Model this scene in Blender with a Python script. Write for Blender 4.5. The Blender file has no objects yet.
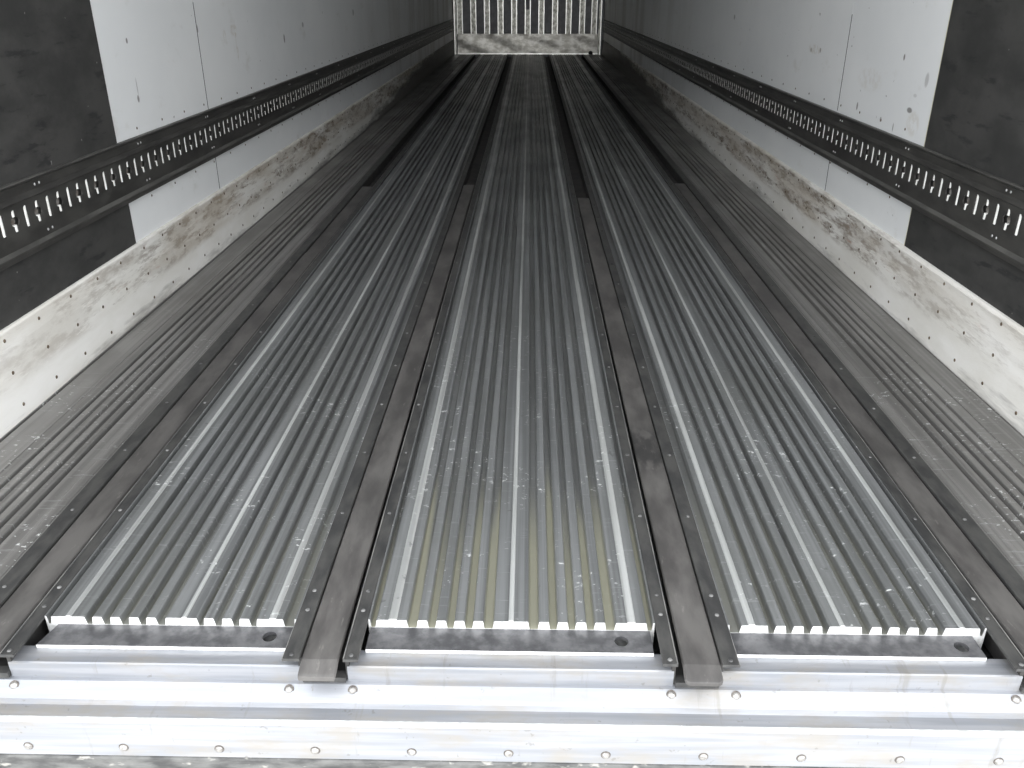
import bpy, bmesh, math, random
from mathutils import Matrix, Vector
random.seed(4)
S = bpy.context.scene
COL = S.collection

# ------------------------------------------------------------------ camera
YAW, PITCH = -0.0196366, 0.434827
cy_, sy_, cp_, sp_ = math.cos(YAW), math.sin(YAW), math.cos(PITCH), math.sin(PITCH)
right = Vector((cy_, -sy_, 0))
fwd = Vector((sy_ * cp_, cy_ * cp_, -sp_))
up = right.cross(fwd)
cam_d = bpy.data.cameras.new('camera')
cam = bpy.data.objects.new('camera', cam_d)
COL.objects.link(cam)
cam.matrix_world = Matrix(((right.x, up.x, -fwd.x, 0.023), (right.y, up.y, -fwd.y, 0.0),
                           (right.z, up.z, -fwd.z, 0.94), (0, 0, 0, 1)))
cam_d.sensor_width = 36.0
cam_d.lens = 848.2 / 1024 * 36
cam_d.clip_start = 0.05
cam_d.clip_end = 200
S.camera = cam

# ------------------------------------------------------------------ world (overcast sky) and exposure
W = bpy.data.worlds.new('overcast_sky')
S.world = W
W.use_nodes = True
wn = W.node_tree
wn.nodes.clear()
wo = wn.nodes.new('ShaderNodeOutputWorld')
wb = wn.nodes.new('ShaderNodeBackground')
wc = wn.nodes.new('ShaderNodeTexCoord')
ws = wn.nodes.new('ShaderNodeSeparateXYZ')
wr = wn.nodes.new('ShaderNodeValToRGB')
wn.links.new(wc.outputs['Generated'], ws.inputs[0])
wn.links.new(ws.outputs['Z'], wr.inputs[0])
wr.color_ramp.elements[0].position = 0.0
wr.color_ramp.elements[0].color = (1.12, 1.14, 1.16, 1)
wr.color_ramp.elements[1].position = 0.9
wr.color_ramp.elements[1].color = (0.80, 0.82, 0.85, 1)
wn.links.new(wr.outputs[0], wb.inputs[0])
wb.inputs[1].default_value = 3.0
wn.links.new(wb.outputs[0], wo.inputs[0])

# the rear opening of the trailer guides the sampling of the sky (a portal gives no light of its own)
pl = bpy.data.lights.new('door_opening_daylight', 'AREA')
pl.shape = 'RECTANGLE'
pl.size = 2.6
pl.size_y = 2.9
pl.cycles.is_portal = True
po = bpy.data.objects.new('door_opening_daylight', pl)
po.location = (0, 0.90, 1.15)
po.rotation_euler = (math.radians(90), 0, 0)    # -Z looks along +Y
COL.objects.link(po)

S.cycles.sample_clamp_indirect = 6.0
S.cycles.caustics_reflective = False
S.cycles.blur_glossy = 0.6
S.view_settings.view_transform = 'Standard'
S.view_settings.look = 'None'
S.view_settings.exposure = 0.85
S.view_settings.gamma = 1
S.view_settings.use_curve_mapping = False

# ------------------------------------------------------------------ dimensions (metres)
XL, XR = -1.205, 1.190        # inside faces of the side walls
Y0, Y1 = 0.98, 14.70          # door end and bulkhead
ZC = 2.55                     # ceiling
ZK = 0.222                    # top of the kick boards
ZG = -0.015                   # bottom of the floor grooves


# ------------------------------------------------------------------ material helpers
class N:
    def __init__(s, name):
        s.m = bpy.data.materials.new(name)
        s.m.use_nodes = True
        s.t = s.m.node_tree
        s.b = s.t.nodes['Principled BSDF']
        s.pos = s.t.nodes.new('ShaderNodeNewGeometry').outputs['Position']

    def link(s, a, b):
        s.t.links.new(a, b)

    def put(s, sock, v):
        if hasattr(v, 'node'):
            s.link(v, sock)
        elif isinstance(v, (tuple, list)):
            sock.default_value = tuple(v) if len(v) == 4 or len(sock.default_value) == 3 else tuple(v) + (1,)
        else:
            sock.default_value = v

    def mul(s, vec):
        n = s.t.nodes.new('ShaderNodeVectorMath')
        n.operation = 'MULTIPLY'
        s.link(s.pos, n.inputs[0])
        n.inputs[1].default_value = vec
        return n.outputs[0]

    def noise(s, scale=(1, 1, 1), detail=4, rough=0.55, off=0.0):
        n = s.t.nodes.new('ShaderNodeTexNoise')
        n.inputs['Scale'].default_value = 1
        n.inputs['Detail'].default_value = detail
        n.inputs['Roughness'].default_value = rough
        v = s.mul(scale)
        if off:
            a = s.t.nodes.new('ShaderNodeVectorMath')
            a.operation = 'ADD'
            s.link(v, a.inputs[0])
            a.inputs[1].default_value = (off, off * 1.7, off * 0.6)
            v = a.outputs[0]
        s.link(v, n.inputs['Vector'])
        return n.outputs['Fac']

    def xyz(s):
        n = s.t.nodes.new('ShaderNodeSeparateXYZ')
        s.link(s.pos, n.inputs[0])
        return n.outputs

    def ramp(s, f, a, b, lo=0.0, hi=1.0):      # smooth map of f from [a,b] to [lo,hi]
        n = s.t.nodes.new('ShaderNodeMapRange')
        n.interpolation_type = 'SMOOTHSTEP' if a < b else 'LINEAR'
        s.put(n.inputs[0], f)
        n.inputs[1].default_value = a
        n.inputs[2].default_value = b
        n.inputs[3].default_value = lo
        n.inputs[4].default_value = hi
        return n.outputs[0]

    def math(s, op, a, b=0.0, c=None):
        n = s.t.nodes.new('ShaderNodeMath')
        n.operation = op
        s.put(n.inputs[0], a)
        s.put(n.inputs[1], b)
        if c is not None:
            s.put(n.inputs[2], c)
        return n.outputs[0]

    def mix(s, f, a, b):
        n = s.t.nodes.new('ShaderNodeMix')
        n.data_type = 'RGBA'
        s.put(n.inputs[0], f)
        s.put(n.inputs[6], a)
        s.put(n.inputs[7], b)
        return n.outputs[2]

    def spot(s, y, z, ry, rz):                 # 1 inside a soft ellipse at (y, z)
        o = s.xyz()
        a = s.math('DIVIDE', s.math('SUBTRACT', o['Y'], y), ry)
        b = s.math('DIVIDE', s.math('SUBTRACT', o['Z'], z), rz)
        r = s.math('ADD', s.math('MULTIPLY', a, a), s.math('MULTIPLY', b, b))
        return s.ramp(r, 0.35, 1.2, 1.0, 0.0)

    def bump(s, h, strength=0.2, dist=0.002):
        n = s.t.nodes.new('ShaderNodeBump')
        n.inputs['Strength'].default_value = strength
        n.inputs['Distance'].default_value = dist
        s.link(h, n.inputs['Height'])
        s.link(n.outputs[0], s.b.inputs['Normal'])

    def set(s, col=None, rough=None, metal=None, spec=None):
        if col is not None:
            s.put(s.b.inputs['Base Color'], col)
        if rough is not None:
            s.put(s.b.inputs['Roughness'], rough)
        if metal is not None:
            s.put(s.b.inputs['Metallic'], metal)
        if spec is not None:
            s.b.inputs['Specular IOR Level'].default_value = spec
        return s.m


def mat_aluminium(name, base, dirtc, groove, rough, beige=0.0, metal=0.8):
    n = N(name)
    streak = n.noise((60, 0.7, 60), 3)
    cloud = n.noise((5, 2.0, 5), 4, 0.6, 3.1)
    c = n.mix(n.ramp(streak, 0.38, 0.62), [v * 0.74 for v in base], [min(1, v * 1.18) for v in base])
    c = n.mix(n.ramp(cloud, 0.4, 0.65, 0, 0.5), c, dirtc)
    s1 = n.ramp(n.noise((70, 110, 70), 3, 0.65, 21.0), 0.62, 0.68)
    s2 = n.math('MULTIPLY', n.ramp(n.noise((7, 5, 7), 3, 0.6, 51.0), 0.45, 0.62), n.ramp(n.xyz()['Y'], 1.8, 2.9, 1.0, 0.0))   # most knocks are near the door
    speck = n.math('MULTIPLY', s1, s2)
    c = n.mix(n.math('MULTIPLY', speck, 0.9), c, (0.70, 0.71, 0.70))
    sc = n.ramp(n.noise((9, 130, 9), 4, 0.7, 77.0), 0.60, 0.68, 0.0, 0.35)
    sc = n.math('MULTIPLY', sc, n.ramp(n.xyz()['Y'], 1.7, 2.6, 1.0, 0.0))
    c = n.mix(sc, c, (0.42, 0.43, 0.425))
    dspeck = n.ramp(n.noise((40, 30, 40), 3, 0.6, 33.0), 0.68, 0.75)
    dspeck = n.math('MULTIPLY', dspeck, n.ramp(n.xyz()['Y'], 1.7, 2.8, 1.0, 0.0))
    c = n.mix(n.math('MULTIPLY', dspeck, 0.5), c, (0.10, 0.10, 0.10))
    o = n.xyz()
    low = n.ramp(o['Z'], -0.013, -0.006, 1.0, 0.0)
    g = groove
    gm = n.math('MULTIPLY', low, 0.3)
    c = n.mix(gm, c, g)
    m = n.math('MULTIPLY', n.math('SUBTRACT', 1.0, n.math('MULTIPLY', speck, 0.8)), metal)
    if beige:
        edge = n.math('ADD', o['Y'], n.math('MULTIPLY', n.noise((34, 0.9, 3), 2, 0.5, 5.0), -0.9))
        near = n.ramp(edge, 0.80, 1.12, 1.0, 0.0)
        mid = n.ramp(n.math('ABSOLUTE', o['X']), 0.24, 0.34, 1.0, 0.35)
        bm_ = n.math('MULTIPLY', n.math('MULTIPLY', near, low), n.math('MULTIPLY', mid, beige))
        c = n.mix(bm_, c, (0.27, 0.265, 0.20))
        m = n.math('MULTIPLY', n.math('SUBTRACT', 1.0, bm_), m)
    r = n.ramp(cloud, 0.3, 0.7, rough - 0.06, rough + 0.1)
    return n.set(c, r, m)


M = {}
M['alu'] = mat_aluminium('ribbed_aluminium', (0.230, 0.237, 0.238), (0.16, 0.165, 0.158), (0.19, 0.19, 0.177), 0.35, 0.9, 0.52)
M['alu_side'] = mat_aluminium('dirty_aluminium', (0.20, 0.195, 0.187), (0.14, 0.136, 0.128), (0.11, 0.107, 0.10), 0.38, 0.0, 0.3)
M['alu_worn'] = mat_aluminium('worn_aluminium', (0.44, 0.45, 0.44), (0.33, 0.335, 0.325), (0.4, 0.4, 0.4), 0.36, 0.0, 0.35)


def mat_sill():
    n = N('sill_aluminium')
    st = n.noise((3, 60, 60), 3)
    cl = n.noise((9, 20, 20), 4, 0.6, 2.0)
    c = n.mix(n.ramp(st, 0.35, 0.65), (0.235, 0.245, 0.265), (0.31, 0.317, 0.335))
    c = n.mix(n.ramp(cl, 0.45, 0.70, 0, 0.6), c, (0.27, 0.245, 0.205))
    sp = n.ramp(n.noise((55, 55, 55), 3, 0.6, 9.0), 0.66, 0.73)
    c = n.mix(n.math('MULTIPLY', sp, 0.5), c, (0.15, 0.14, 0.13))
    run = n.ramp(n.noise((45, 6, 6), 4, 0.65, 19.0), 0.60, 0.72, 0.0, 0.5)
    c = n.mix(run, c, (0.20, 0.19, 0.17))
    n.bump(n.noise((15, 90, 90), 3), 0.15, 0.001)
    return n.set(c, n.ramp(cl, 0.3, 0.7, 0.32, 0.46), 0.38)


M['sill'] = mat_sill()


def mat_simple(name, a, b, rough, metal=0.0, scale=(12, 12, 12), bump=0.2, speck=None, spec=0.5):
    n = N(name)
    f = n.noise(scale, 5, 0.6)
    c = n.mix(n.ramp(f, 0.35, 0.65), a, b)
    if speck:
        k = n.ramp(n.noise((30, 60, 60), 3, 0.6, 7.7), 0.60, 0.70)
        c = n.mix(n.math('MULTIPLY', k, 0.7), c, speck)
    n.bump(n.noise([v * 6 for v in scale], 3, 0.6, 4.0), bump, 0.001)
    return n.set(c, rough, metal, spec)


M['plate'] = mat_simple('dull_grey_plate', (0.10, 0.10, 0.105), (0.19, 0.19, 0.195), 0.5, 0.6, (30, 30, 30))
def mat_cover():
    n = N('charcoal_cover')
    f = n.noise((16, 5, 16), 5, 0.6)
    c = n.mix(n.ramp(f, 0.35, 0.65), (0.052, 0.049, 0.047), (0.100, 0.095, 0.090))
    o = n.xyz()
    y = n.math('MULTIPLY', n.ramp(o['Y'], 1.55, 1.64), n.ramp(o['Y'], 1.74, 1.82, 1.0, 0.0))
    k = n.math('MULTIPLY', y, n.math('MULTIPLY', n.ramp(o['X'], 0.2, 0.28), n.ramp(o['X'], 0.33, 0.34, 1.0, 0.0)))
    k = n.math('MULTIPLY', k, n.ramp(n.noise((40, 16, 40), 3, 0.6, 3.0), 0.35, 0.55))
    c = n.mix(n.math('MULTIPLY', k, 0.75), c, (0.018, 0.018, 0.018))
    s_ = n.ramp(n.noise((60, 14, 60), 4, 0.7, 11.0), 0.62, 0.72)
    c = n.mix(n.math('MULTIPLY', s_, 0.5), c, (0.17, 0.16, 0.15))
    n.bump(n.noise((90, 40, 90), 3, 0.6, 4.0), 0.2, 0.001)
    return n.set(c, 0.5, 0.0)


M['cover'] = mat_cover()
M['sky_lit_edge'] = mat_simple('painted_sky_lit_edge', (0.62, 0.62, 0.61), (0.86, 0.86, 0.85), 0.4, 0.3, (90, 90, 90))  # door-facing end faces: their daylight brightness is put into a paler colour
M['flange'] = mat_simple('painted_black_steel', (0.032, 0.032, 0.032), (0.062, 0.061, 0.058), 0.5, 0.1, (30, 12, 30), 0.3)
M['flange_edge'] = mat_simple('bare_steel_edge', (0.14, 0.14, 0.14), (0.26, 0.255, 0.24), 0.45, 0.4)
M['channel'] = mat_simple('grimy_channel_steel', (0.018, 0.018, 0.018), (0.04, 0.038, 0.035), 0.7, 0.0)
M['track'] = mat_simple('black_track_steel', (0.027, 0.026, 0.0245), (0.048, 0.0465, 0.043), 0.45, 0.0, (25, 8, 25), 0.2)
M['track_lit_edge'] = mat_simple('light_caught_track_steel', (0.05, 0.049, 0.046), (0.09, 0.088, 0.082), 0.5, 0.1, (20, 6, 20))  # paler steel paints in the light caught by the track's lips
M['pocket'] = mat_simple('dusty_pocket', (0.14, 0.12, 0.10), (0.26, 0.25, 0.24), 0.6, 0.2, (80, 80, 80))
M['bar'] = mat_simple('galvanised_bar', (0.74, 0.74, 0.70), (0.88, 0.88, 0.85), 0.4, 0.0, (60, 60, 60))
M['rivet'] = mat_simple('rivet_metal', (0.45, 0.44, 0.42), (0.75, 0.74, 0.72), 0.4, 0.6, (150, 150, 150))
M['rivet_black'] = mat_simple('painted_rivet', (0.05, 0.05, 0.05), (0.20, 0.20, 0.195), 0.5, 0.1, (45, 45, 45))
M['rivet_dull'] = mat_simple('dull_rivet_head', (0.20, 0.19, 0.18), (0.36, 0.35, 0.33), 0.4, 0.5, (150, 150, 150))
M['grime'] = mat_simple('grime_ring', (0.06, 0.05, 0.045), (0.14, 0.125, 0.11), 0.7, 0.0, (200, 200, 200))
M['screw'] = mat_simple('rusty_screw', (0.07, 0.05, 0.035), (0.16, 0.12, 0.08), 0.6, 0.2, (200, 200, 200))
M['screw_bright'] = mat_simple('bright_screw', (0.55, 0.55, 0.55), (0.8, 0.8, 0.8), 0.4, 0.6)
M['kick'] = mat_simple('battered_kick_plate', (0.42, 0.40, 0.35), (0.70, 0.68, 0.63), 0.42, 0.8, (9, 9, 14), 0.4)
M['slat'] = mat_simple('upright_aluminium', (0.25, 0.245, 0.21), (0.60, 0.59, 0.53), 0.4, 0.7, (25, 25, 16))
M['slat_edge'] = mat_simple('bright_slat_edge', (0.86, 0.85, 0.78), (0.96, 0.95, 0.90), 0.32, 0.95)
M['bulk'] = mat_simple('grey_bulkhead', (0.20, 0.20, 0.205), (0.26, 0.26, 0.265), 0.5, 0.2)
M['beam'] = mat_simple('weathered_beam', (0.035, 0.035, 0.035), (0.12, 0.12, 0.115), 0.6, 0.1, (14, 40, 40), 0.4, (0.34, 0.33, 0.30))
M['ground'] = mat_simple('yard_concrete', (0.52, 0.515, 0.50), (0.62, 0.61, 0.59), 0.9, 0.0, (1.5, 1.5, 1.5))
M['under'] = mat_simple('dark_subfloor', (0.02, 0.02, 0.02), (0.04, 0.04, 0.04), 0.8, 0.0)
M['outer'] = mat_simple('outer_body_white', (0.82, 0.82, 0.82), (0.86, 0.86, 0.86), 0.5, 0.0, (2, 2, 2))
M['rubber'] = mat_simple('black_rubber', (0.012, 0.012, 0.012), (0.03, 0.03, 0.03), 0.7)
M['seal'] = mat_simple('yellowed_sealant', (0.60, 0.56, 0.38), (0.75, 0.73, 0.58), 0.6)


def mat_lining(name, marks, drips):
    n = N(name)
    cl = n.noise((0.1, 1.3, 1.6), 4, 0.6, 1.0)
    c = n.mix(n.ramp(cl, 0.35, 0.7), (0.74, 0.755, 0.76), (0.80, 0.81, 0.81))
    sm = n.ramp(n.noise((1, 5, 9), 5, 0.65, 14.0), 0.60, 0.74)
    c = n.mix(n.math('MULTIPLY', sm, 0.22), c, (0.42, 0.39, 0.32))
    sp = n.ramp(n.noise((20, 26, 30), 2, 0.5, 40.0), 0.745, 0.78)
    c = n.mix(n.math('MULTIPLY', sp, 0.7), c, (0.16, 0.15, 0.14))
    o = n.xyz()
    far = n.ramp(o['Y'], 5.5, 11.0)          # blotches that darken the lining towards the bulkhead
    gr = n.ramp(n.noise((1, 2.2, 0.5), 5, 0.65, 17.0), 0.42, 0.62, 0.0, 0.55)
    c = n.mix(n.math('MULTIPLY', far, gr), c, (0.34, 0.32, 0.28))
    for (y, z, ry, rz, k) in marks:
        c = n.mix(n.math('MULTIPLY', n.spot(y, z, ry * 0.7, rz * 0.75), k), c, (0.13, 0.12, 0.11))
    for (y, z, ry, rz, k) in drips:
        blot = n.ramp(n.noise((1, 40, 40), 4, 0.7, 60.0), 0.40, 0.62)
        c = n.mix(n.math('MULTIPLY', n.math('MULTIPLY', n.spot(y, z, ry, rz), blot), k * 0.8), c, (0.46, 0.40, 0.30))
    n.bump(n.noise((1, 30, 30), 3), 0.08, 0.001)
    return n.set(c, 0.38, 0.0)


M['lining_left'] = mat_lining('white_lining_left',
                              [(2.76, 0.80, 0.010, 0.012, .9), (2.77, 0.63, 0.012, 0.016, .8), (2.775, 0.665, 0.005, 0.04, .5),
                               (4.55, 0.72, 0.02, 0.03, .85), (4.95, 0.77, 0.03, 0.02, .6), (6.4, 0.8, 0.04, 0.03, .6), (3.37, 0.81, .008, .02, .8)],
                              [(3.80, 0.73, 0.012, 0.07, .6), (3.78, 0.79, 0.05, 0.025, .5), (3.66, 0.77, 0.02, 0.03, .4)])
M['lining_right'] = mat_lining('white_lining_right',
                               [(2.85, 0.75, 0.010, 0.014, .9), (2.74, 0.605, 0.03, 0.012, .8), (2.72, .65, .02, .008, .25), (3.18, 0.565, 0.012, 0.02, .8),
                                (3.68, 0.72, 0.012, 0.014, .8), (3.80, 0.715, 0.02, 0.012, .6), (2.95, 0.55, 0.012, 0.012, .7), (2.84, 0.54, 0.006, 0.02, .7),
                                (5.3, 0.80, 0.03, 0.02, .6), (2.66, 0.70, 0.02, 0.03, .4)],
                               [(3.75, 0.72, 0.10, 0.02, .5), (2.70, 0.57, 0.05, 0.04, .35), (3.10, 0.66, 0.12, 0.04, .25)])


def mat_kerb(name, off):
    n = N(name)
    o = n.xyz()
    cl = n.noise((1, 3, 10), 4, 0.6, off)
    c = n.mix(n.ramp(cl, 0.35, 0.7), (0.70, 0.685, 0.64), (0.79, 0.78, 0.75))
    # brown scrape marks in a band between 8 and 21 cm, thickest between 2.5 and 9 m
    band = n.math('MULTIPLY', n.ramp(o['Z'], 0.07, 0.105), n.ramp(o['Z'], 0.208, 0.222, 1, 0.35))
    along = n.ramp(o['Y'], 1.7, 3.4, 0.28, 1.0)
    st = n.ramp(n.noise((1, 2.2, 16), 6, 0.76, off + 4), 0.44, 0.53)
    st2 = n.ramp(n.noise((1, 9, 34), 4, 0.7, off + 9), 0.42, 0.62, 0.3, 1.0)
    k = n.math('MULTIPLY', n.math('MULTIPLY', st, st2), n.math('MULTIPLY', band, along))
    c = n.mix(n.math('MULTIPLY', k, 0.9), c, (0.13, 0.09, 0.055))
    wide = n.ramp(n.noise((1, 1.6, 10), 4, 0.6, off + 20), 0.38, 0.62, 0.0, 0.5)
    c = n.mix(n.math('MULTIPLY', n.math('MULTIPLY', wide, band), along), c, (0.44, 0.38, 0.30))
    red = n.ramp(n.noise((1, 6, 50), 4, 0.7, off + 31), 0.62, 0.72, 0.0, 0.6)
    c = n.mix(n.math('MULTIPLY', n.math('MULTIPLY', red, band), along), c, (0.36, 0.16, 0.09))
    # black scuffing that climbs the board towards the bulkhead
    h = n.math('ADD', o['Z'], n.math('MULTIPLY', n.noise((1, 1.6, 12), 5, 0.7, off + 50), 0.30))
    lim = n.ramp(o['Y'], 4.2, 13.0, 0.125, 0.42)
    blk = n.ramp(n.math('SUBTRACT', h, lim), 0.04, -0.04, 0.0, 1.0)
    c = n.mix(n.math('MULTIPLY', blk, 0.85), c, (0.055, 0.050, 0.045))
    n.bump(n.noise((1, 9, 40), 5, 0.7, off), 0.35, 0.004)
    return n.set(c, 0.5, 0.0)


M['kerb_left'] = mat_kerb('kick_board_left', 2.0)
M['kerb_right'] = mat_kerb('kick_board_right', 61.0)


def mat_black_panel():
    n = N('black_scuff_panel')
    a = n.noise((1, 5, 9), 5, 0.7, 1.0)
    c = n.mix(n.ramp(a, 0.35, 0.65), (0.028, 0.028, 0.027), (0.048, 0.047, 0.045))
    d = n.ramp(n.noise((1, 7, 30), 5, 0.65, 12.0), 0.57, 0.66)
    c = n.mix(n.math('MULTIPLY', d, 0.8), c, (0.015, 0.015, 0.016))
    w = n.ramp(n.noise((1, 40, 40), 2, 0.5, 30.0), 0.745, 0.78)
    c = n.mix(n.math('MULTIPLY', w, 0.6), c, (0.35, 0.34, 0.33))
    n.bump(n.noise((1, 60, 60), 3), 0.15, 0.001)
    return n.set(c, 0.55, 0.0)


M['black_panel'] = mat_black_panel()


# ------------------------------------------------------------------ mesh helpers
class MB:
    def __init__(s):
        s.v, s.f, s.mi, s.mats = [], [], [], []

    def mi_(s, m):
        if m not in s.mats:
            s.mats.append(m)
        return s.mats.index(m)

    def add(s, vs, fs, m):
        b = len(s.v)
        s.v += [tuple(v) for v in vs]
        k = s.mi_(m)
        for f in fs:
            s.f.append([b + i for i in f])
            s.mi.append(k)

    def box(s, a, b, m):
        x0, y0, z0 = a
        x1, y1, z1 = b
        s.add([(x0, y0, z0), (x1, y0, z0), (x1, y1, z0), (x0, y1, z0), (x0, y0, z1), (x1, y0, z1), (x1, y1, z1), (x0, y1, z1)],
              [(0, 3, 2, 1), (4, 5, 6, 7), (0, 1, 5, 4), (1, 2, 6, 5), (2, 3, 7, 6), (3, 0, 4, 7)], m)

    def extrude(s, prof, axis, a, b, m, mats=None):
        """closed profile swept along axis from a to b; mats gives a material per profile edge"""
        n = len(prof)

        def P(p, t):
            return {'x': (t, p[0], p[1]), 'y': (p[0], t, p[1]), 'z': (p[0], p[1], t)}[axis]
        base = len(s.v)
        s.v += [P(p, a) for p in prof] + [P(p, b) for p in prof]
        for i in range(n):
            j = (i + 1) % n
            s.f.append([base + i, base + j, base + n + j, base + n + i])
            s.mi.append(s.mi_(mats[i] if mats else m))
        s.f.append([base + i for i in reversed(range(n))])
        s.f.append([base + n + i for i in range(n)])
        s.mi += [s.mi_(m)] * 2

    def build(s, name, parent=None, origin=(0, 0, 0), bevel=0, smooth=False):
        me = bpy.data.meshes.new(name)
        ox, oy, oz = origin
        me.from_pydata([(x - ox, y - oy, z - oz) for x, y, z in s.v], [], s.f)
        for m in s.mats:
            me.materials.append(M[m])
        for p, k in zip(me.polygons, s.mi):
            p.material_index = k
        bm = bmesh.new()
        bm.from_mesh(me)
        bmesh.ops.recalc_face_normals(bm, faces=bm.faces)
        bm.to_mesh(me)
        bm.free()
        if smooth:
            for p in me.polygons:
                p.use_smooth = True
        o = bpy.data.objects.new(name, me)
        COL.objects.link(o)
        if parent is not None:
            o.parent = parent
            o.location = Vector(origin) - Vector(wloc(parent))
        else:
            o.location = origin
        if bevel:
            md = o.modifiers.new('bevel', 'BEVEL')
            md.width = bevel
            md.segments = 2
            md.limit_method = 'ANGLE'
            md.angle_limit = math.radians(40)
        return o


def wloc(o):
    p = Vector((0, 0, 0))
    while o is not None:
        p += o.location
        o = o.parent
    return p


def thing(name, label, cat, loc=(0, 0, 0), group=None, kind=None):
    o = bpy.data.objects.new(name, None)
    o.empty_display_size = 0.1
    COL.objects.link(o)
    o.location = loc
    return tag(o, label, cat, group, kind)


def tag(o, label=None, cat=None, group=None, kind=None):
    if label:
        o['label'] = label
    if cat:
        o['category'] = cat
    if group:
        o['group'] = group
    if kind:
        o['kind'] = kind
    return o


def dome(name, r, h, m, axis='z', seg=10, slot=False):
    """mesh data of one domed rivet or screw head, its flat side at the origin"""
    b = MB()
    rings = [(1.0, 0.0), (0.94, 0.45), (0.70, 0.82), (0.35, 0.98)]
    vs = []
    for rr, hh in rings:
        for i in range(seg):
            t = 2 * math.pi * i / seg
            vs.append((r * rr * math.cos(t), r * rr * math.sin(t), h * hh))
    vs.append((0, 0, h))
    fs = [tuple(reversed(range(seg)))]
    for k in range(len(rings) - 1):
        for i in range(seg):
            j = (i + 1) % seg
            fs.append((k * seg + i, k * seg + j, (k + 1) * seg + j, (k + 1) * seg + i))
    for i in range(seg):
        fs.append(((len(rings) - 1) * seg + i, (len(rings) - 1) * seg + (i + 1) % seg, len(vs) - 1))
    rot = {'z': lambda v: v, 'x': lambda v: (v[2], v[0], v[1]), '-x': lambda v: (-v[2], v[0], -v[1]),
           '-y': lambda v: (v[0], -v[2], v[1])}[axis]
    b.add([rot(v) for v in vs], fs, m)
    me = bpy.data.meshes.new(name)
    me.from_pydata(b.v, [], b.f)
    me.materials.append(M[m])
    for p in me.polygons:
        p.use_smooth = True
    return me, b


def place(me, name, parent, loc):
    o = bpy.data.objects.new(name, me)
    COL.objects.link(o)
    o.parent = parent
    o.location = Vector(loc) - Vector(wloc(parent))
    return o


# ------------------------------------------------------------------ the setting
b = MB()
b.box((-40, -60, -1.5), (40, 40, -1.32), 'ground')
tag(b.build('ground'), kind='structure')

b = MB()                                   # body under the floor
b.box((XL - 0.06, 1.105, -0.30), (XR + 0.06, Y1 + 0.1, -0.065), 'under')
tag(b.build('floor'), kind='structure')
b = MB()
b.box((XL - 0.06, 0.95, ZC), (XR + 0.06, Y1 + 0.1, ZC + 0.08), 'outer')
tag(b.build('ceiling'), kind='structure')
b = MB()
b.box((XL - 0.0, Y1, -0.065), (XR, Y1 + 0.08, ZC), 'bulk')
tag(b.build('wall_back'), kind='structure')

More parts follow.
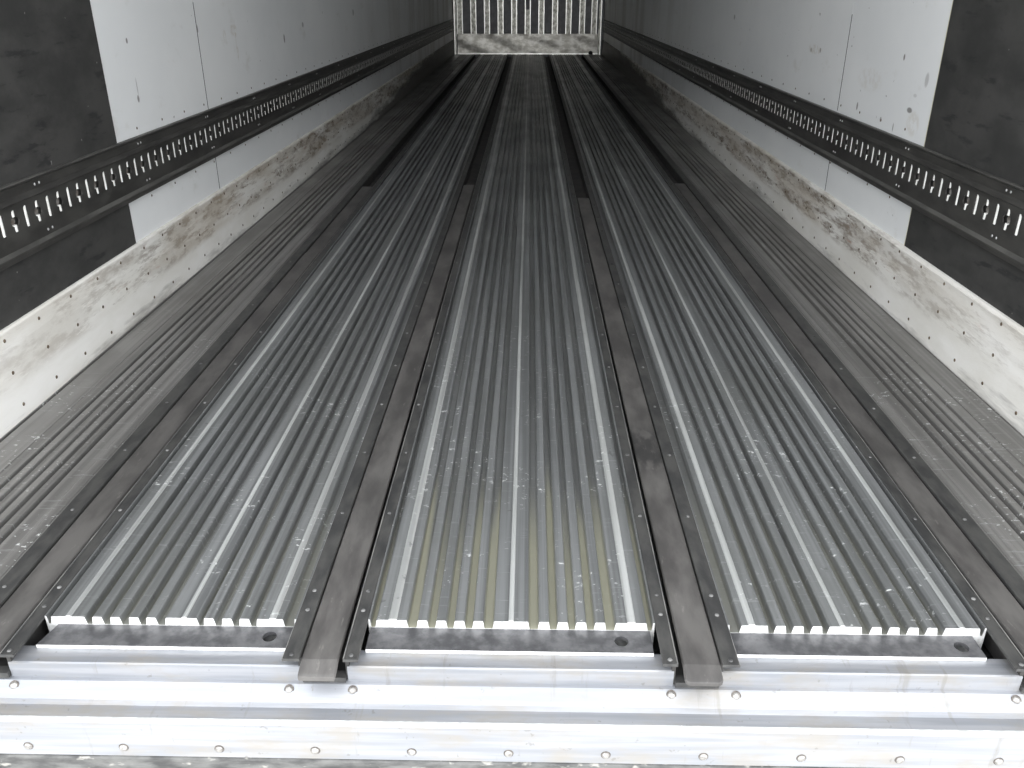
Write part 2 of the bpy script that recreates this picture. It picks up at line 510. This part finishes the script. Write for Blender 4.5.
SEAM = 3.362
for side, X, s, blk in (('left', XL, 1, 2.567), ('right', XR, -1, 2.590)):
    w = thing('wall_' + side, None, None, (X, Y0, 0), kind='structure')
    b = MB()
    b.box((X - s * 0.004, 0.95, -0.065), (X - s * 0.06, Y1 + 0.1, ZC), 'under')
    b.build('wall_core', w, (X, Y0, 0))
    g = 0.0018 if side == 'left' else 0.0016
    lin = 'lining_' + side
    sm = SEAM if side == 'left' else 3.375
    for (ya, yb) in ((blk, sm - g), (sm + g, 7.9), (7.902, 12.4), (12.402, Y1)):
        b = MB()
        b.box((X - s * 0.005, ya, ZK - 0.01), (X, yb, ZC), lin)
        b.build('lining_sheet', w, (X, ya, 0))
    b = MB()
    b.box((X - s * 0.005, 0.95, ZK - 0.01), (X + s * 0.0025, blk - (0 if side == 'left' else 0.004), ZC), 'black_panel')
    p = b.build('scuff_panel', w, (X, 0.95, 0))
    p['label'] = 'black lining panel near the door end'
    for (za, zb) in ((ZK + 0.001, 0.353), (0.526, 0.90 if side == 'left' else 0.86)):
        b = MB()
        b.box((X - s * 0.004, sm - 0.0022, za), (X + s * 0.0006, sm + 0.0022, zb), 'under')
        b.build('seam_sealant', w, (X, sm, za))
    if side == 'right':
        b = MB()
        b.box((X - s * 0.005, blk - 0.004, ZK - 0.01), (X + s * 0.002, blk + 0.001, ZC), 'seal')
        b.build('sealant_line', w, (X, blk, 0))
    # lining screws in a row above and below the track
    me, _ = dome('lining_screw', 0.0042, 0.0018, 'screw', 'x' if s > 0 else '-x')
    y = blk + 0.155
    k = 0
    while y < 9.5:
        place(me, 'screw', w, (X, y, 0.548))
        if k % 1 == 0:
            place(me, 'screw', w, (X, y + 0.02, 0.333))
        y += 0.20
        k += 1

    # kick board
    kb = thing('baseboard_' + side, None, None, (X, Y0, 0), kind='structure')
    b = MB()
    t = 0.012
    prof = [(X - s * 0.004, -0.02), (X + s * t, -0.02), (X + s * t, ZK - 0.006), (X + s * (t - 0.004), ZK - 0.001), (X + s * (t - 0.008), ZK), (X - s * 0.004, ZK)]
    b.extrude(prof, 'y', 0.99, Y1, 'kerb_' + side)
    b.build('kick_board', kb, (X, Y0, 0))
    if side == 'right':                     # painted bead under the top edge
        b = MB()
        prof = [(X + s * t, ZK - 0.016), (X + s * (t + 0.003), ZK - 0.014), (X + s * (t + 0.003), ZK - 0.009), (X + s * t, ZK - 0.007)]
        b.extrude(prof, 'y', 0.99, Y1, 'kerb_' + side)
        b.build('bead', kb, (X, Y0, 0))
    me, hd = dome('kick_board_screw', 0.0048, 0.002, 'screw', 'x' if s > 0 else '-x')
    rest = MB()
    for k in range(-4, 82):
        for z, oy in ((0.201, 1.803), (0.118, 1.806), (0.034, 1.815)):
            y = oy + 0.1568 * k + random.uniform(-0.006, 0.006)
            zz = z + random.uniform(-0.002, 0.002)
            if y < 1.02 or y > Y1 - 0.05:
                continue
            if k < 28:
                place(me, 'screw', kb, (X + s * t, y, zz))
            else:
                rest.add([(v[0] + X + s * t, v[1] + y, v[2] + zz) for v in hd.v], hd.f, 'screw')
    o = rest.build('screw', kb, (X, Y0, 0))
    o['kind'] = 'stuff'


# ------------------------------------------------------------------ ribbed aluminium floor sections
def panel_profile(x0, x1, raised, beads):
    """top outline of a section: raised strips [(a,b)] over grooves; beads [(centre, halfwidth, height)]"""
    pts = [(x0, 0.0006), (x0 + 0.0028, 0.0006), (x0 + 0.0045, ZG)]
    mats = []
    c = 0.0025
    for a, bb in raised:
        seq = [(a - c, ZG), (a, -0.0012), (a + 0.0012, 0.0)]
        for bc, hw, hh in beads:
            if a < bc < bb:
                seq += [(bc - hw, 0.0), (bc - hw * 0.7, hh), (bc + hw * 0.7, hh), (bc + hw, 0.0)]
        seq += [(bb - 0.0012, 0.0), (bb, -0.0012), (bb + c, ZG)]
        pts += seq
    pts += [(x1 - 0.0045, ZG), (x1 - 0.0028, 0.0006), (x1, 0.0006), (x1, -0.060), (x0, -0.060)]
    return pts


def floor_section(name, label, x0, x1, raised, beads, mat, y0):
    cx = (x0 + x1) / 2
    b = MB()
    prof = panel_profile(x0, x1, raised, beads)
    mats = []
    for i in range(len(prof)):
        p, q = prof[i], prof[(i + 1) % len(prof)]
        mx = (p[0] + q[0]) / 2
        on = p[1] > 0.0011 or q[1] > 0.0011
        mats.append('alu_worn' if on and mat == 'alu' else mat)
    b.extrude(prof, 'y', y0, Y1 - 0.003, mat, mats)
    b.mi[-2] = b.mi_('sky_lit_edge')
    o = b.build(name, None, (cx, y0, 0))
    return tag(o, label, 'floor panel', 'ribbed floor sections')


rib = lambda cs, hw=0.0078: [(c - hw, c + hw) for c in cs]
cen = [(-0.222, -0.172)] + rib((-0.146, -0.115, -0.085, -0.054)) + [(-0.028, 0.028)] + rib((0.054, 0.085, 0.115, 0.146)) + [(0.172, 0.222)]
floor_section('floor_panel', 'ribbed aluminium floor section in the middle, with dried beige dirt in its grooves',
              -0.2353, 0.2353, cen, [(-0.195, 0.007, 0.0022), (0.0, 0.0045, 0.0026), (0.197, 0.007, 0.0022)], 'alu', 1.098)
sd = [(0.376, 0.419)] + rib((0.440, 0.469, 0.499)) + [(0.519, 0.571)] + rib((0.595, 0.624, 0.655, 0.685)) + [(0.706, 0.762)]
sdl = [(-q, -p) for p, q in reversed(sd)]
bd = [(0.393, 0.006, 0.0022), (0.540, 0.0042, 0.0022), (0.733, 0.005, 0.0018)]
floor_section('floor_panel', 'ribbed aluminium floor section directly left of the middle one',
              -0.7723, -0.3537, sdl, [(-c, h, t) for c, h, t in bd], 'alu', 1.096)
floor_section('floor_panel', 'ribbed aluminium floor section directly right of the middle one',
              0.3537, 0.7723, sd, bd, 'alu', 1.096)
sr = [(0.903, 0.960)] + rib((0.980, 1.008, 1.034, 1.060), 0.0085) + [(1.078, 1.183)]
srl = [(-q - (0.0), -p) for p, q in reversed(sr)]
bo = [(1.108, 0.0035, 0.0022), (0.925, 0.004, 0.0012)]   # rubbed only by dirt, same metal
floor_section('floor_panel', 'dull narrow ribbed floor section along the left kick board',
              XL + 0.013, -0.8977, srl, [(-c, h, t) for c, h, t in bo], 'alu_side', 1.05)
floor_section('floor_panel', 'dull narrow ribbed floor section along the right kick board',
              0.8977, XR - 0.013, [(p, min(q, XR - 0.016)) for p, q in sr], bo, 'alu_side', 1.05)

# ------------------------------------------------------------------ drain plates in front of the three main sections
def hole_plate(x0, x1, y0, y1, z0, z1, hx, hy, hr, mat, name, label, flare=0.0):
    n = 20
    bm = bmesh.new()

    def loop(z):
        sx = [bm.verts.new(v) for v in ((x0 - flare, y0, z), (x1 + flare * 0.3, y0, z), (x1, y1, z), (x0, y1, z))]
        c = [bm.verts.new((hx + hr * math.cos(2 * math.pi * i / n), hy + hr * math.sin(2 * math.pi * i / n), z)) for i in range(n)]
        return sx, c
    s1, c1 = loop(z1)
    es = [bm.edges.new((s1[i], s1[(i + 1) % 4])) for i in range(4)] + [bm.edges.new((c1[i], c1[(i + 1) % n])) for i in range(n)]
    bmesh.ops.triangle_fill(bm, use_beauty=True, edges=es, use_dissolve=False)
    top = list(bm.faces)
    r = bmesh.ops.extrude_face_region(bm, geom=top)
    for v in r['geom']:
        if isinstance(v, bmesh.types.BMVert):
            v.co.z = z0
    bmesh.ops.recalc_face_normals(bm, faces=bm.faces)
    org = Vector(((x0 + x1) / 2, (y0 + y1) / 2, z0))
    for v in bm.verts:
        v.co -= org
    me = bpy.data.meshes.new(name)
    bm.to_mesh(me)
    bm.free()
    me.materials.append(M[mat])
    me.materials.append(M['sky_lit_edge'])
    for p in me.polygons:
        if abs(p.normal.z) < 0.5 and p.normal.y < -0.9 and p.center.y < -(y1 - y0) * 0.45:
            p.material_index = 1
    o = bpy.data.objects.new(name, me)
    COL.objects.link(o)
    o.location = org
    return tag(o, label, 'end plate', 'end plates at the front of the floor sections')


hole_plate(-0.752, -0.358, 1.046, 1.0955, -0.0225, -0.0155, -0.393, 1.072, 0.0115, 'plate', 'end_plate',
           'narrow grey plate with one round hole ending the left main floor section', 0.012)
hole_plate(-0.232, 0.228, 1.046, 1.0975, -0.0225, -0.0155, 0.179, 1.072, 0.0115, 'plate', 'end_plate',
           'narrow grey plate with one round hole ending the middle floor section')
hole_plate(0.357, 0.752, 1.046, 1.0955, -0.0225, -0.0155, 0.723, 1.070, 0.0115, 'plate', 'end_plate',
           'narrow grey plate with one round hole ending the right main floor section')

# ------------------------------------------------------------------ roller tracks between the sections
# (|x| of: inner flange a..b, cover c..d, outer flange e..f)
TR = {'i': (0.2355, 0.2585, 0.2665, 0.3245, 0.3265, 0.3535), 'o': (0.7725, 0.7950, 0.8030, 0.8595, 0.8620, 0.8975)}
rv, rvb = dome('flange_rivet', 0.0040, 0.0020, 'rivet_black', 'z', 8)


def floor_track(kind, s, label):
    a, bq, c, d, e, f = TR[kind]
    yf = 1.004
    cx = s * (c + d) / 2
    t = thing('floor_track', label, 'floor track', (cx, yf, 0), 'tracks let into the floor')
    b = MB()
    zt = -0.0035
    outer = [(s * (bq - 0.006), zt), (s * (bq - 0.006), -0.0505), (s * (e + 0.006), -0.0505), (s * (e + 0.006), zt),
             (s * (e + 0.0), zt), (s * (e + 0.0), -0.046), (s * bq, -0.046), (s * bq, zt)]
    b.extrude(outer, 'y', yf + 0.012, Y1 - 0.004, 'channel')
    b.build('channel', t, (cx, yf, 0))
    for (p, q, edge) in ((a, bq, bq), (e, f, e)):
        b = MB()
        lo, hi = p, q
        if edge == bq:
            prof = [(p, zt), (q, zt), (q, 0.0035), (q - 0.002, 0.0035), (q - 0.003, 0.002), (p + 0.0012, 0.002), (p, 0.0008)]
            ms = ['flange'] * 7
            ms[2] = 'flange_edge'
        else:
            prof = [(p, zt), (q, zt), (q, 0.0008), (q - 0.0012, 0.002), (p + 0.001, 0.002), (p, 0.001)]
            ms = ['flange'] * 6
            ms[2] = 'flange_edge'
        b.extrude([(s * x, z) for x, z in prof], 'y', yf, Y1 - 0.004, 'flange', ms)
        mid = s * (p + q) / 2
        ys = [1.013, 1.118, 1.168] + [1.408 + 0.242 * k for k in range(55)]
        for y in ys:
            if y > 6.2 and y < Y1 - 0.1:
                b.add([(v[0] + mid, v[1] + y, v[2] + 0.002) for v in rvb.v], rvb.f, 'rivet_black')
        fo = b.build('flange', t, (mid, yf, 0))
        for y in ys:
            if y <= 6.2:
                place(rv, 'rivet', fo, (mid, y, 0.002))
    return t


floor_track('o', -1, 'black riveted track with grey cover bar, nearest the left kick board')
floor_track('i', -1, 'black riveted track along the left side of the middle floor section')
floor_track('i', 1, 'black riveted track along the right side of the middle floor section')
floor_track('o', 1, 'black riveted track with grey cover bar, nearest the right kick board')


def cover(kind, s, ya, yb, label, nose=None, dz=0.0):
    a, bq, c, d, e, f = TR[kind]
    cx = s * (c + d) / 2
    hw = (d - c) / 2
    b = MB()
    zt = -0.0015 + dz
    th = 0.006
    secs = []
    if nose == 'drop':          # end sagging a little over the sill
        secs = [(0.9795, -0.0130, 0.93), (0.9800, -0.0105, 0.98), (0.9840, -0.0088, 1), (1.0000, -0.0042, 1), (1.0080, -0.0018, 1)]
    elif nose == 'flat':        # the end has rounded corners
        secs = [(0.9780, -0.0105, 0.66), (0.9786, -0.0098, 0.82), (0.9800, -0.0092, 0.93), (0.9840, -0.0080, 1.0), (0.9990, -0.0042, 1.0), (1.0080, -0.0020, 1)]
    else:
        secs = [(ya, zt, 1)]
    secs += [(max(ya, 1.02), zt, 1)] if nose else []
    secs += [(yb, zt, 1)]
    vs = []
    for (y, z, k) in secs:
        w = hw * k
        ch = 0.002
        ty = 0.0
        if nose and z < -1:     # the bent flap keeps its thickness behind it
            vs += [(cx - w, y + th, z), (cx + w, y + th, z), (cx + w, y + ch, z), (cx + w - ch, y, z), (cx - w + ch, y, z), (cx - w, y + ch, z)]
        else:
            vs += [(cx - w, y, z - th), (cx + w, y, z - th), (cx + w, y, z - ch), (cx + w - ch, y, z), (cx - w + ch, y, z), (cx - w, y, z - ch)]
    fs = []
    for i in range(len(secs) - 1):
        for j in range(6):
            k = (j + 1) % 6
            fs.append((i * 6 + j, i * 6 + k, (i + 1) * 6 + k, (i + 1) * 6 + j))
    fs.append(tuple(range(6)))
    fs.append(tuple((len(secs) - 1) * 6 + j for j in reversed(range(6))))
    b.add(vs, fs, 'cover')
    o = b.build('track_cover', None, (cx, ya, zt - th))
    return tag(o, label, 'cover bar', 'cover bars lying in the floor tracks')


cover('o', -1, 1.0, 3.245, 'long charcoal cover bar at the door end of the track by the left kick board')
cover('o', -1, 3.25, 4.5, 'short charcoal cover bar beyond the long one, in the track by the left kick board', dz=-0.003)
cover('i', -1, 0.996, 3.245, 'long charcoal cover bar with a squared sagging end, left of the middle floor section', 'drop')
cover('i', -1, 3.25, 4.55, 'short charcoal cover bar beyond the long one, left of the middle floor section', dz=-0.002)
cover('i', 1, 0.996, 3.225, 'long charcoal cover bar with rounded end, right of the middle floor section', 'flat')
cover('i', 1, 3.23, 4.25, 'short charcoal cover bar beyond the long one, right of the middle floor section', dz=-0.002)
cover('o', 1, 1.0, 4.6, 'long charcoal cover bar in the track by the right kick board')

# ------------------------------------------------------------------ door sill
st = thing('door_sill', 'bright aluminium door sill with round rivets along the open end of the floor', 'door sill', (0, 0.98, -0.13))
YL = 1.0145
segs = [(XL - 0.05, -0.8640), (-0.7940, -0.3300), (-0.2560, 0.2560), (0.3300, 0.7940), (0.8640, XR + 0.05)]
for (xa, xb) in segs:
    b = MB()
    prof = [(YL + 0.0025, -0.0230), (YL, -0.0245), (YL, -0.0530), (YL + 0.004, -0.0530), (YL + 0.004, -0.0270), (1.052, -0.0270), (1.052, -0.0230)]
    b.extrude(prof, 'x', xa, xb, 'sill')
    b.build('step_angle', st, ((xa + xb) / 2, YL, -0.03))
b = MB()
prof = [(YL + 0.012, -0.0515), (YL + 0.003, -0.0520), (YL - 0.006, -0.0535), (YL - 0.030, -0.0685), (YL - 0.038, -0.0718), (0.954, -0.0725), (0.9505, -0.0740), (0.9495, -0.0775),
        (0.9500, -0.1500), (0.956, -0.1500), (0.957, -0.0790), (YL + 0.012, -0.0760)]
b.extrude(prof, 'x', XL - 0.05, XR + 0.05, 'sill')
b.build('apron', st, (0, 0.98, -0.09))
# raw bright lip along the nosing
b = MB()
prof = [(0.9535, -0.0720), (0.9500, -0.0732), (0.9486, -0.0762), (0.9486, -0.0800), (0.9500, -0.0800), (0.9520, -0.0740)]
b.extrude(prof, 'x', XL - 0.05, XR + 0.05, 'alu_worn')
b.build('nosing', st, (0, 0.95, -0.075))
def ringed(me, r, m):
    """adds a flat grimy washer under a rivet head whose axis is -y"""
    bm = bmesh.new()
    bm.from_mesh(me)
    n = 16
    vs = [bm.verts.new((rr * math.cos(2 * math.pi * i / n), y, rr * math.sin(2 * math.pi * i / n))) for rr, y in ((r, 0.0), (r * 0.97, -0.0007)) for i in range(n)]
    k = len(me.materials)
    for i in range(n):
        f = bm.faces.new((vs[i], vs[(i + 1) % n], vs[n + (i + 1) % n], vs[n + i]))
        f.material_index = k
    f = bm.faces.new(vs[n:])
    f.material_index = k
    bmesh.ops.recalc_face_normals(bm, faces=bm.faces)
    bm.to_mesh(me)
    bm.free()
    me.materials.append(M[m])


big, _ = dome('sill_rivet', 0.0064, 0.0042, 'rivet_dull', '-y', 14)
ringed(big, 0.0078, 'grime')
for k in range(-5, 11):
    x = -0.752 + 0.1502 * k
    if XL < x < XR:
        place(big, 'rivet', st, (x, 0.9500, -0.1320))
top, _ = dome('apron_rivet', 0.0060, 0.0035, 'rivet_dull', '-y', 14)
ringed(top, 0.0080, 'grime')
ang = math.atan2(0.0150, 0.024)
for x in (-0.872, -0.785, -0.3475, -0.2470, 0.2520, 0.3530, 0.785, 0.872):
    o = place(top, 'rivet', st, (x, YL - 0.0135, -0.0583))
    o.rotation_euler = (-(math.pi / 2 - ang) * 0.75, 0, 0)
# channel stubs closing the track ends
for s in (-1, 1):
    for kd in ('i', 'o'):
        a, bq, c, d, e, f = TR[kd]
        b = MB()
        x0, x1 = s * bq, s * e
        xa, xb = min(x0, x1), max(x0, x1)
        b.box((xa - 0.0, YL - 0.006, -0.0500), (xb + 0.0, YL + 0.010, -0.0400), 'flange')
        b.build('track_stop', st, ((xa + xb) / 2, YL, -0.05))

bb = MB()
prof = [(0.9575, -0.1500), (0.9535, -0.1510), (0.9500, -0.1530), (0.9480, -0.1550), (0.9470, -0.2600), (1.02, -0.2600), (1.02, -0.1500)]
bb.extrude(prof, 'x', XL - 0.06, XR + 0.06, 'beam')
o = bb.build('rear_beam', None, (0, 0.98, -0.2))
tag(o, 'dirty grey steel beam running under the riveted door sill', 'beam')
b = MB()
b.box((XL - 0.06, 1.021, -0.30), (XR + 0.06, 1.104, -0.078), 'under')
tag(b.build('floor'), kind='structure')


# ------------------------------------------------------------------ slotted load tracks on the walls
def slotted_cell(y0, y1, z0, z1, hole, x, xi):
    """flat rectangle with one hole; returns verts, faces incl. the hole's reveal down to xi"""
    bm = bmesh.new()
    o = [bm.verts.new((x, y, z)) for y, z in ((y0, z0), (y1, z0), (y1, z1), (y0, z1))]
    h = [bm.verts.new((x, y, z)) for y, z in hole]
    es = [bm.edges.new((o[i], o[(i + 1) % 4])) for i in range(4)] + [bm.edges.new((h[i], h[(i + 1) % len(h)])) for i in range(len(h))]
    bmesh.ops.triangle_fill(bm, use_beauty=True, edges=es, use_dissolve=False)
    bm.verts.index_update()
    vs = [tuple(v.co) for v in bm.verts]
    fs = [tuple(v.index for v in f.verts) for f in bm.faces]
    hi = [v.index for v in h]
    bm.free()
    base = len(vs)
    vs += [(xi, p[0], p[1]) for p in hole]
    n = len(hole)
    for i in range(n):
        j = (i + 1) % n
        fs.append((hi[i], hi[j], base + j, base + i))
    return vs, fs


def stadium(yc, z0, z1, w):
    r = w / 2
    pts = []
    for i in range(7):
        t = math.pi * i / 6
        pts.append((yc + r * math.cos(t), z1 - r + r * math.sin(t)))
    for i in range(7):
        t = math.pi + math.pi * i / 6
        pts.append((yc + r * math.cos(t), z0 + r + r * math.sin(t)))
    return pts


def crosshole(yc, z0, z1, w, pw, ph):
    r = w / 2
    zc = (z0 + z1) / 2
    pts = []
    for i in range(5):
        t = math.pi * i / 4
        pts.append((yc + r * math.cos(t), z1 - r + r * math.sin(t)))
    pts += [(yc - r, zc + ph), (yc - pw * .8, zc + ph * .8), (yc - pw, zc), (yc - pw * .8, zc - ph * .8), (yc - r, zc - ph)]
    for i in range(5):
        t = math.pi + math.pi * i / 4
        pts.append((yc + r * math.cos(t), z0 + r + r * math.sin(t)))
    pts += [(yc + r, zc - ph), (yc + pw * .8, zc - ph * .8), (yc + pw, zc), (yc + pw * .8, zc + ph * .8), (yc + r, zc + ph)]
    return pts


PIT = 0.1040
SW = 0.0175


def wall_track(X, s, yref, label):
    t = thing('wall_track', label, 'load track', (X, 1.2, 0.35), 'slotted load tracks on the walls')
    ya = yref - PIT * 8.25
    ncell = int((14.62 - ya) / PIT)
    yb = ya + ncell * PIT
    dz = 0.0 if s > 0 else -0.006
    x = lambda h: X + s * h
    H = 0.016
    # body with the open web between z 0.405 and 0.497
    b = MB()
    Z = lambda z: z + dz
    up_ = [(x(0), Z(0.526)), (x(0.012), Z(0.526)), (x(0.0135), Z(0.5235)), (x(0.0135), Z(0.521)), (x(0.008), Z(0.517)), (x(0.008), Z(0.496)),
           (x(0.0125), Z(0.493)), (x(H + 0.003), Z(0.485)), (x(H), Z(0.481)), (x(H), Z(0.477)), (x(0.002), Z(0.477)), (x(0), Z(0.477))]
    mu = ['track'] * 12
    mu[0] = 'track_lit_edge'
    mu[1] = 'track_lit_edge'
    b.extrude(up_, 'y', ya, yb, 'track', mu)
    dn = [(x(0), Z(0.410)), (x(0.002), Z(0.410)), (x(H), Z(0.410)), (x(H), Z(0.380)), (x(H + 0.005), Z(0.370)), (x(H + 0.005), Z(0.364)), (x(H), Z(0.353)), (x(0), Z(0.353))]
    md = ['track'] * 8
    md[3] = 'track_lit_edge'
    md[4] = 'track'
    b.extrude(dn, 'y', ya, yb, 'track', md)
    for k in range(ncell):
        c0 = ya + PIT * (k + 0.25)
        c1 = ya + PIT * (k + 0.75)
        vs, fs = slotted_cell(ya + PIT * k, ya + PIT * (k + .5), Z(0.410), Z(0.477), stadium(c0, Z(0.4165), Z(0.4710), SW), x(H), x(H - 0.004))
        b.add(vs, fs, 'track')
        vs, fs = slotted_cell(ya + PIT * (k + .5), ya + PIT * (k + 1), Z(0.410), Z(0.477), crosshole(c1, Z(0.4165), Z(0.4710), SW, 0.0185, 0.0105), x(H), x(H - 0.004))
        b.add(vs, fs, 'track')
    b.build('rail', t, (X, ya, 0.35))
    # backing strip seen through the slots
    b = MB()
    b.box((x(0.0015), ya, Z(0.4105)), (x(0.0045), yb, Z(0.4765)), 'track')
    for k in range(ncell):
        c1 = ya + PIT * (k + 0.75)
        zc = Z(0.4438)
        n = 10
        vs = [(x(0.0046 + h), c1 + rr * math.cos(2 * math.pi * i / n), zc + rr * 0.75 * math.sin(2 * math.pi * i / n)) for h, rr in ((0, 0.015), (0.003, 0.013)) for i in range(n)]
        fs = [tuple(range(n, 2 * n))] + [(i, (i + 1) % n, n + (i + 1) % n, n + i) for i in range(n)]
        b.add(vs, fs, 'pocket')
    b.build('backing_strip', t, (X, ya, 0.42))
    # bright rods behind the slots: the hundred nearest as parts, the far ones as one
    def rod_mesh(ln):
        rr = SW * 0.43
        n = 8
        ring = [(math.cos(math.pi * i / (n - 1)), math.sin(math.pi * i / (n - 1))) for i in range(n)]
        vs = []
        for z in (0, ln):
            vs += [(s * (0.0045 + 0.0115 * sn ** 0.5), rr * cs, z) for cs, sn in ring]
        fs = [(i, i + 1, n + i + 1, n + i) for i in range(n - 1)] + [tuple(range(n)), tuple(reversed(range(n, 2 * n)))]
        fs.append((0, n, 2 * n - 1, n - 1))
        me = bpy.data.meshes.new('slot_rod')
        me.from_pydata(vs, [], fs)
        me.materials.append(M['bar'])
        bm = bmesh.new()
        bm.from_mesh(me)
        bmesh.ops.recalc_face_normals(bm, faces=bm.faces)
        bm.to_mesh(me)
        bm.free()
        return me, vs, fs
    kinds = {ln: rod_mesh(ln) for ln in (0.050, 0.0155)}
    rods = []
    for k in range(ncell):
        c0 = ya + PIT * (k + 0.25)
        c1 = ya + PIT * (k + 0.75)
        rods += [(c0, 0.4200, 0.050), (c1, 0.4195, 0.0155), (c1, 0.4545, 0.0155)]
    rods = [q for q in rods if q[0] > 1.75] + [q for q in rods if q[0] <= 1.75]
    rest = MB()
    for i, (yc, z0, ln) in enumerate(rods):
        me, rvs, rfs = kinds[ln]
        if i < 99:
            place(me, 'slot_rod', t, (X, yc, Z(z0)))
        else:
            rest.add([(v[0] + X, v[1] + yc, v[2] + Z(z0)) for v in rvs], rfs, 'bar')
    o = rest.build('slot_rod', t, (X, ya, 0.42))
    o['kind'] = 'stuff'
    sc, _ = dome('track_screw', 0.0036, 0.0018, 'screw_bright', 'x' if s > 0 else '-x')
    y = yref + 0.086 - 0.608
    while y < 14.5:
        for d_ in (-0.0105, 0.0105):
            if y > ya + 0.03:
                place(sc, 'screw', t, (x(0.008), y + d_, Z(0.5055)))
                place(sc, 'screw', t, (x(H), y + d_, Z(0.3925)))
        y += 0.608
    return t


wall_track(XL, 1, 2.008, 'long black slotted track on the left wall above the kick board')
wall_track(XR, -1, 1.991 + 0.0, 'long black slotted track on the right wall above the kick board')

# ------------------------------------------------------------------ bulkhead at the far end
YB = Y1
b = MB()
n = 40
xs = [-1.138 + (2.248) * i / n for i in range(n + 1)]
rows = [0.012, 0.06, 0.12, 0.19, 0.25, 0.305]
vs = []
for z in rows:
    for xx in xs:
        d = 0.018 + 0.012 * math.sin(xx * 9 + z * 20) * math.sin(z * 10) + random.uniform(-0.006, 0.006)
        vs.append((xx, YB - d - 0.012, z))
fs = []
nn = n + 1
for j in range(len(rows) - 1):
    for i in range(n):
        fs.append((j * nn + i, j * nn + i + 1, (j + 1) * nn + i + 1, (j + 1) * nn + i))
b.add(vs, fs, 'kick')
base = len(b.v)
b.box((-1.138, YB - 0.012, 0.0), (1.110, YB - 0.002, 0.308), 'kick')
o = b.build('kick_plate', None, (0, YB, 0), smooth=True)
tag(o, 'dented pale metal kick plate across the bottom of the far end wall', 'kick plate')
b = MB()
b.extrude([(YB - 0.05, 0.0), (YB - 0.05, 0.016), (YB - 0.046, 0.020), (YB - 0.034, 0.020), (YB - 0.034, 0.0)], 'x', -1.14, 1.112, 'slat_edge')
o = b.build('floor_angle', None, (0, YB, 0))
tag(o, 'thin bright angle strip where the far kick plate meets the floor', 'angle strip')

words = ['leftmost', 'second from left', 'third from left', 'fourth from left', 'fifth from left', 'middle',
         'fifth from right', 'fourth from right', 'third from right', 'second from right', 'rightmost']
for i in range(11):
    cx = -0.015 + 0.2160 * (i - 5)
    if i == 10:
        cx -= 0.026
    t = thing('upright_strip', None, None, (cx, YB, 0.308))
    tag(t, words[i][0].upper() + words[i][1:] + ' of the eleven upright pale metal strips on the far end wall'
        if i != 5 else 'Middle upright metal strip on the far end wall, its core dark near the top', 'upright strip', 'upright strips on the far end wall')
    h = 0.032
    b = MB()
    w = 0.037
    if i == 5:
        b.extrude([(cx - w, YB), (cx - w, YB - h * .7), (cx + w, YB - h * .7), (cx + w, YB)], 'z', 0.300, 0.66, 'slat')
        b.extrude([(cx - w, YB), (cx - w, YB - 0.008), (cx + w, YB - 0.008), (cx + w, YB)], 'z', 0.66, ZC - 0.01, 'bulk')
    else:
        b.extrude([(cx - w, YB), (cx - w, YB - h * .7), (cx + w, YB - h * .7), (cx + w, YB)], 'z', 0.300, ZC - 0.01, 'slat')
        b.extrude([(cx - 0.006, YB - h * .7), (cx - 0.004, YB - h * .7 - .006), (cx + 0.004, YB - h * .7 - .006), (cx + 0.006, YB - h * .7)], 'z', 0.300, ZC - 0.01, 'slat')
    b.build('core', t, (cx, YB, 0.3))
    for s in (-1, 1):
        b = MB()
        b.extrude([(cx + s * w, YB), (cx + s * (w - 0.003), YB - h), (cx + s * (w + 0.008), YB - h), (cx + s * (w + 0.012), YB)], 'z', 0.300, ZC - 0.01, 'slat_edge')
        b.build('edge_rib', t, (cx + s * w, YB, 0.3))

for s, lab in ((-1, 'narrow bright corner post between the far end wall and the left wall'), (1, 'narrow bright corner post between the far end wall and the right wall')):
    x0, x1 = (-1.184, -1.150) if s < 0 else (1.114, 1.150)
    b = MB()
    xo, xi = (x0, x1) if s < 0 else (x1, x0)
    # L-shaped angle: a bright outer nose and a recessed inner leaf
    prof = [(xo, YB), (xo, YB - 0.11), (xo - s * 0.016, YB - 0.11), (xo - s * 0.020, YB - 0.05), (xi - 0, YB - 0.05), (xi, YB)]
    b.extrude(prof, 'z', 0.0, ZC - 0.01, 'slat', ['slat', 'slat_edge', 'slat', 'slat', 'slat', 'slat'])
    o = b.build('corner_post', None, (xo, YB, 0))
    tag(o, lab, 'corner post')

b = MB()
prof = [(-0.028, -0.022), (0.028, -0.022), (0.032, -0.012), (0.030, 0.016), (0.014, 0.026), (-0.018, 0.024), (-0.031, 0.010)]
b.extrude([(0.995 + p[0], 0.027 + p[1]) for p in prof], 'y', YB - 0.14, YB - 0.065, 'rubber')
o = b.build('rubber_block', None, (0.995, YB - 0.1, 0.0), bevel=0.006)
tag(o, 'small black block on the floor in the far right corner', 'block')
